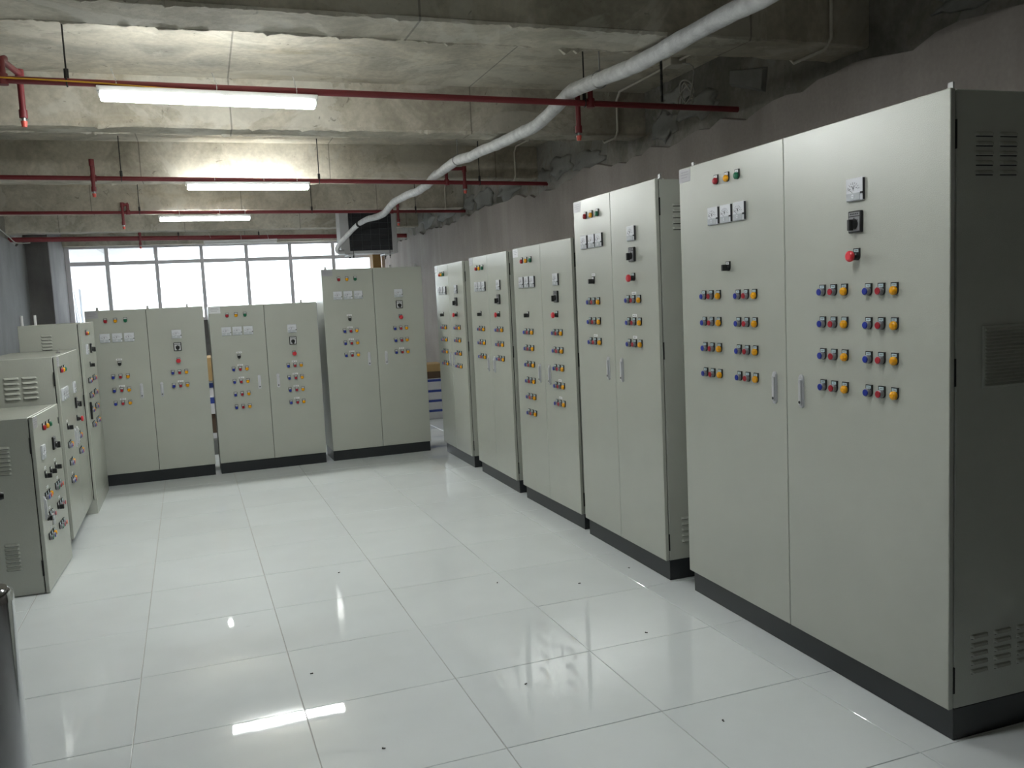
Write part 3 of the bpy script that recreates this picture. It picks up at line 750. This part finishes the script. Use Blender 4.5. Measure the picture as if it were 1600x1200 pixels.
random.seed(4)
sp = smooth_path(path, 5)
rad = []
for k, p in enumerate(sp):
    base_r = .045 if p.y < 12.6 else .045 - .010 * min(1, (p.y - 12.6) / .8)
    rad.append(base_r * (1 + random.uniform(-.05, .05)))
duct = thing('insulated_pipe', (0, 0, 0), 'white wrapped insulated pipe running under the beams to the air conditioner', 'pipe')
MB().tube(sp, rad, 16).build('wrapping', 'insulation', duct)
for y, z in ((4.98, 2.845), (8.15, 2.868)):
    MB().tube([(2.40 + .052 * math.cos(a), y, z + .052 * math.sin(a) + .004) for a in [2 * PI * k / 18 for k in range(19)]], .004, 6).tube([(2.40, y, z + .055), (2.40, y, ZS + .005)], .005, 6).build('hanger_ring', 'zinc', duct)
MB().tube([Vector((2.30, 13.16, 2.742)), Vector((2.285, 13.20, 2.733))], .043, 14).build('tape_band', 'gasket', duct)

# hanging air conditioner
ac = thing('air_conditioner', (2.10, 13.85, 2.335), 'outdoor air conditioner unit with dark coil grille hung from the ceiling', 'air conditioner')
W_, H_, D_ = .905, .78, .36
m = MB()
m.box((0, 0, 0), (.145, D_, H_), 0, .006).box((.825, 0, 0), (W_, D_, H_), 0, .006).box((.145, 0, 0), (.825, D_, .045), 0, .004).box((.145, 0, H_ - .05), (.825, D_, H_), 0, .004).box((.145, .06, .045), (.825, D_, H_ - .05), 0)
m.build('casing', 'ac_case', ac)
B((.145, .012, .045), (.825, .06, H_ - .05)).build('coil', 'coil_black', ac)
for k in range(5):
    x = .20 + k * .142; MB().tube([(x, .004, .045), (x, .004, H_ - .05)], .0035, 6).build('guard_bar', 'grid_wire', ac)
for k in range(7):
    z = .12 + k * .09; MB().tube([(.145, .006, z), (.825, .006, z)], .0032, 6).build('guard_bar', 'grid_wire', ac)
for x in (.16, .74):
    MB().box((x - .05, -.02, -.03), (x + .05, D_ + .02, -.003), 0, .003).build('bracket', 'ac_case', ac)
    for y in (-.005, D_ + .005):
        MB().tube([(x + .03, y - .012, -.085), (x + .03, y - .012, ZS - 2.335 + .005)], .005, 6).tube([(x + .03, y - .012, -.052), (x + .03, y - .012, -.030)], .012, 6).build('threaded_rod', 'dark_metal', ac)

# surface conduit following slab and beams by the right wall
cx = 3.41
cp = []
last = 2.4
for y0, y1 in ((4.12, 4.46), (6.78, 7.05), (9.34, 9.74), (12.33, 12.64)):
    cp += [(cx, last, ZS - .013), (cx, y0 - .08, ZS - .013), (cx, y0 - .018, ZS - .07), (cx, y0 - .016, ZB + .03), (cx, y0 + .04, ZB - .016), (cx, y1 - .03, ZB - .018), (cx, y1 + .02, ZB + .03), (cx, y1 + .018, ZS - .06)]
    last = y1 + .09
cp += [(cx, last, ZS - .013), (cx, 14.9, ZS - .013)]
cd = thing('conduit', (0, 0, 0), 'thin pale conduit following slab and beams next to the right wall', 'conduit')
MB().tube(cp, .0105, 8).build('conduit_pipe', 'conduit', cd)
B((3.33, 5.72, ZS - .05), (3.46, 5.84, ZS + .002), 0, .006).build('junction_box', 'conduit', cd)
coil = []
for k in range(70):
    a = 2 * PI * k / 22 + 1.2; r_ = .085 + .018 * math.sin(k * .35)
    coil.append((3.44 + .02 * math.sin(k * .5), 5.70 + r_ * math.cos(a) * .95, 2.955 + r_ * math.sin(a)))
lead = [(3.42, 5.76, ZS - .03), (3.45, 5.66, ZS - .06), (3.45, 5.60, 3.09)]
tag(MB().tube(smooth_path([Vector(p) for p in lead + coil[8:]], 2), .0065, 6).build('cable_coil', 'cable_white'), 'coil of pale cable hanging from the junction box near the right wall', 'cable')
# loose white cable on the left wall near the window
tag(MB().tube(smooth_path([Vector(p) for p in ((-2.70, 13.0, 2.98), (-2.68, 13.6, 2.92), (-2.68, 14.4, 2.86), (-2.68, 15.0, 2.80), (-2.62, 15.2, 2.72), (-2.45, 15.3, 2.725))], 6), .008, 6).build('loose_cable', 'cable_white'), 'loose white cable drooping along the top of the left wall', 'cable')

# ------------------------------------------------------------------ stored goods behind the back row
def carton(name, x0, x1, y0, y1, z0, h, mt, label, rz=0, stripe=None, cat='box'):
    rt = thing(name, ((x0 + x1) / 2, (y0 + y1) / 2, z0), label, cat, None, rz)
    w, d = (x1 - x0) / 2, (y1 - y0) / 2
    B((-w, -d, 0), (w, d, h - .004), 0, .004).build('body', mt, rt)
    B((-w, -d, h - .005), (-.001, d, h), 0, .0015).build('flap', mt, rt); B((.001, -d, h - .005), (w, d, h), 0, .0015).build('flap', mt, rt)
    if stripe:
        B((-w - .001, -d - .001, h * stripe[0]), (w + .001, d + .001, h * stripe[1])).build('stripe', 'box_blue', rt)
    return rt
carton('crate', -.40, .34, 9.82, 10.35, 0, .17, 'plinth_grey', 'grey crate at the bottom of the pile behind the back row gap', .03)
carton('carton', -.34, .30, 9.86, 10.30, .17, .06, 'box_white', 'flat white box on the grey crate')
carton('carton', -.30, .30, 9.88, 10.30, .23, .21, 'brown_dark', 'dark brown carton between two white boxes in the pile', -.02)
carton('carton', -.33, .32, 9.86, 10.32, .44, .19, 'box_white', 'white box with blue band in the pile behind the gap', .04, (.6, .95))
carton('carton', -.30, .28, 9.88, 10.32, .63, .17, 'box_white', 'white box with dark blue stripe under the tan carton', -.03, (.55, .85))
carton('carton', -.34, .34, 9.84, 10.36, .80, .25, 'cardboard', 'tan cardboard carton on top of the pile behind the gap', .02)
sc_ = thing('steel_cabinet', (.93, 9.72, 0), 'blue grey steel cabinet standing in the gap behind the back row', 'cabinet')
B((0, .02, 0), (.66, .46, 1.585), 0, .006).build('body', 'steel_blue', sc_)
B((.01, 0, .05), (.325, .02, 1.56), 0, .003).build('door', 'steel_blue', sc_); B((.33, 0, .05), (.65, .02, 1.56), 0, .003).build('door', 'steel_blue', sc_)
B((.155, -.003, 1.16), (.185, .004, 1.36), 0, .001).build('slot', 'black_plastic', sc_)
z = 0
for k, h in enumerate((.13, .13, .13, .14)):
    carton('carton', 2.58 + .02 * (k % 2), 2.98, 11.0, 11.45, z, h, 'box_white', ['lowest', 'second lowest', 'third', 'topmost'][k] + ' white box with blue stripe, stacked beside the right wall', .05 * (k % 2 - .5), (.72, .95)); z += h
carton('carton', 2.60, 3.02, 11.04, 11.48, z, .09, 'brown_dark', 'flat dark box on the stack of white boxes', .03)
carton('carton', 2.62, 2.90, 11.04, 11.40, z + .09, .10, 'cardboard', 'small tan carton on top of the stack beside the right wall', -.05)
tag(MB().box((-.02, -.22, 0), (.02, .22, .98), 0, .004, Matrix.Translation((3.18, 11.9, 0.005)) @ Matrix.Rotation(.17, 4, 'Y')).build('dark_board', 'plinth_black'), 'dark board leaning towards the right wall behind the boxes', 'board')
# plump white bag
bm = bmesh.new(); bmesh.ops.create_icosphere(bm, subdivisions=4, radius=1)
for q in bm.verts:
    c_ = q.co; k = 1 + .10 * math.sin(6 * c_.x + 2 * c_.z) + .08 * math.sin(9 * c_.y + 4 * c_.z) + .05 * math.sin(15 * c_.x - 11 * c_.y)
    q.co = Vector((c_.x * .20 * k, c_.y * .17 * k, max(-.13, c_.z * .17 * k) + .13))
me = bpy.data.meshes.new('plastic_bag'); bm.to_mesh(me); bm.free(); me.materials.append(MATS['bag_white'])
for p in me.polygons: p.use_smooth = True
tag(link('plastic_bag', me, None, (3.02, 10.62, 0)), 'crumpled white plastic bag on the floor before the white boxes', 'bag')
# brown board standing in front of the window's right end
tag(MB().add([(3.30, 17.80, 0), (3.575, 17.80, 0), (3.545, 18.08, 2.62), (3.385, 18.08, 2.62), (3.30, 17.82, 0), (3.575, 17.82, 0), (3.545, 18.10, 2.62), (3.385, 18.10, 2.62)],
             [(0, 1, 2, 3), (7, 6, 5, 4), (0, 4, 5, 1), (1, 5, 6, 2), (2, 6, 7, 3), (3, 7, 4, 0)]).build('brown_board', 'brown_board'), 'tapered brown board leaning by the right end of the window', 'board')

# ------------------------------------------------------------------ chrome stand at the left edge of the frame
st = thing('chrome_stand', (-.288, 1.236, 0), 'chrome post with black grip, cut off by the left edge of the picture', 'stand')
MB().tube([(0, 0, .012), (0, 0, 1.198)], .030, 28).tube([(0, 0, 1.195), (0, 0, 1.206), (0, 0, 1.212)], [.0305, .0300, .024], 28).build('post', 'chrome', st)
MB().tube([(-.34, -.08, .012), (-.34, -.08, 1.31)], .022, 20).build('post', 'chrome', st)
MB().tube([(-.40, -.094, 1.335), (-.20, -.047, 1.333), (-.05, -.012, 1.331), (.010, .0024, 1.329), (.030, .007, 1.328)], [.016, .016, .015, .010, .004], 14).build('grip', 'black_plastic', st)
B((-.34, -.060, .35), (-.036, -.030, 1.13), 0, .004).build('panel', 'plinth_black', st)
B((-.42, -.16, 0), (.06, .08, .014), 0, .004).build('base', 'dark_metal', st)

# ------------------------------------------------------------------ crumbs on the floor
scrap = MB().box((-.006, -.0025, 0), (.005, .0025, .003), 0, .0006).box((.0025, -.004, 0), (.0065, .002, .004), 0, .0006).data('scrap', 'scrap')
for k, (x, y) in enumerate(((.311, 3.643), (1.392, 4.39), (1.782, 3.417), (1.102, 3.161), (2.14, 4.288), (1.785, 4.175), (1.64, 2.578), (.474, 2.899), (.623, 4.992))):
    tag(link('plastic_scrap', scrap, None, (x, y, .0005), (0, 0, k * 1.3)), 'tiny dark scrap lying on the white floor tiles', 'scrap', 'dark scraps on the floor')
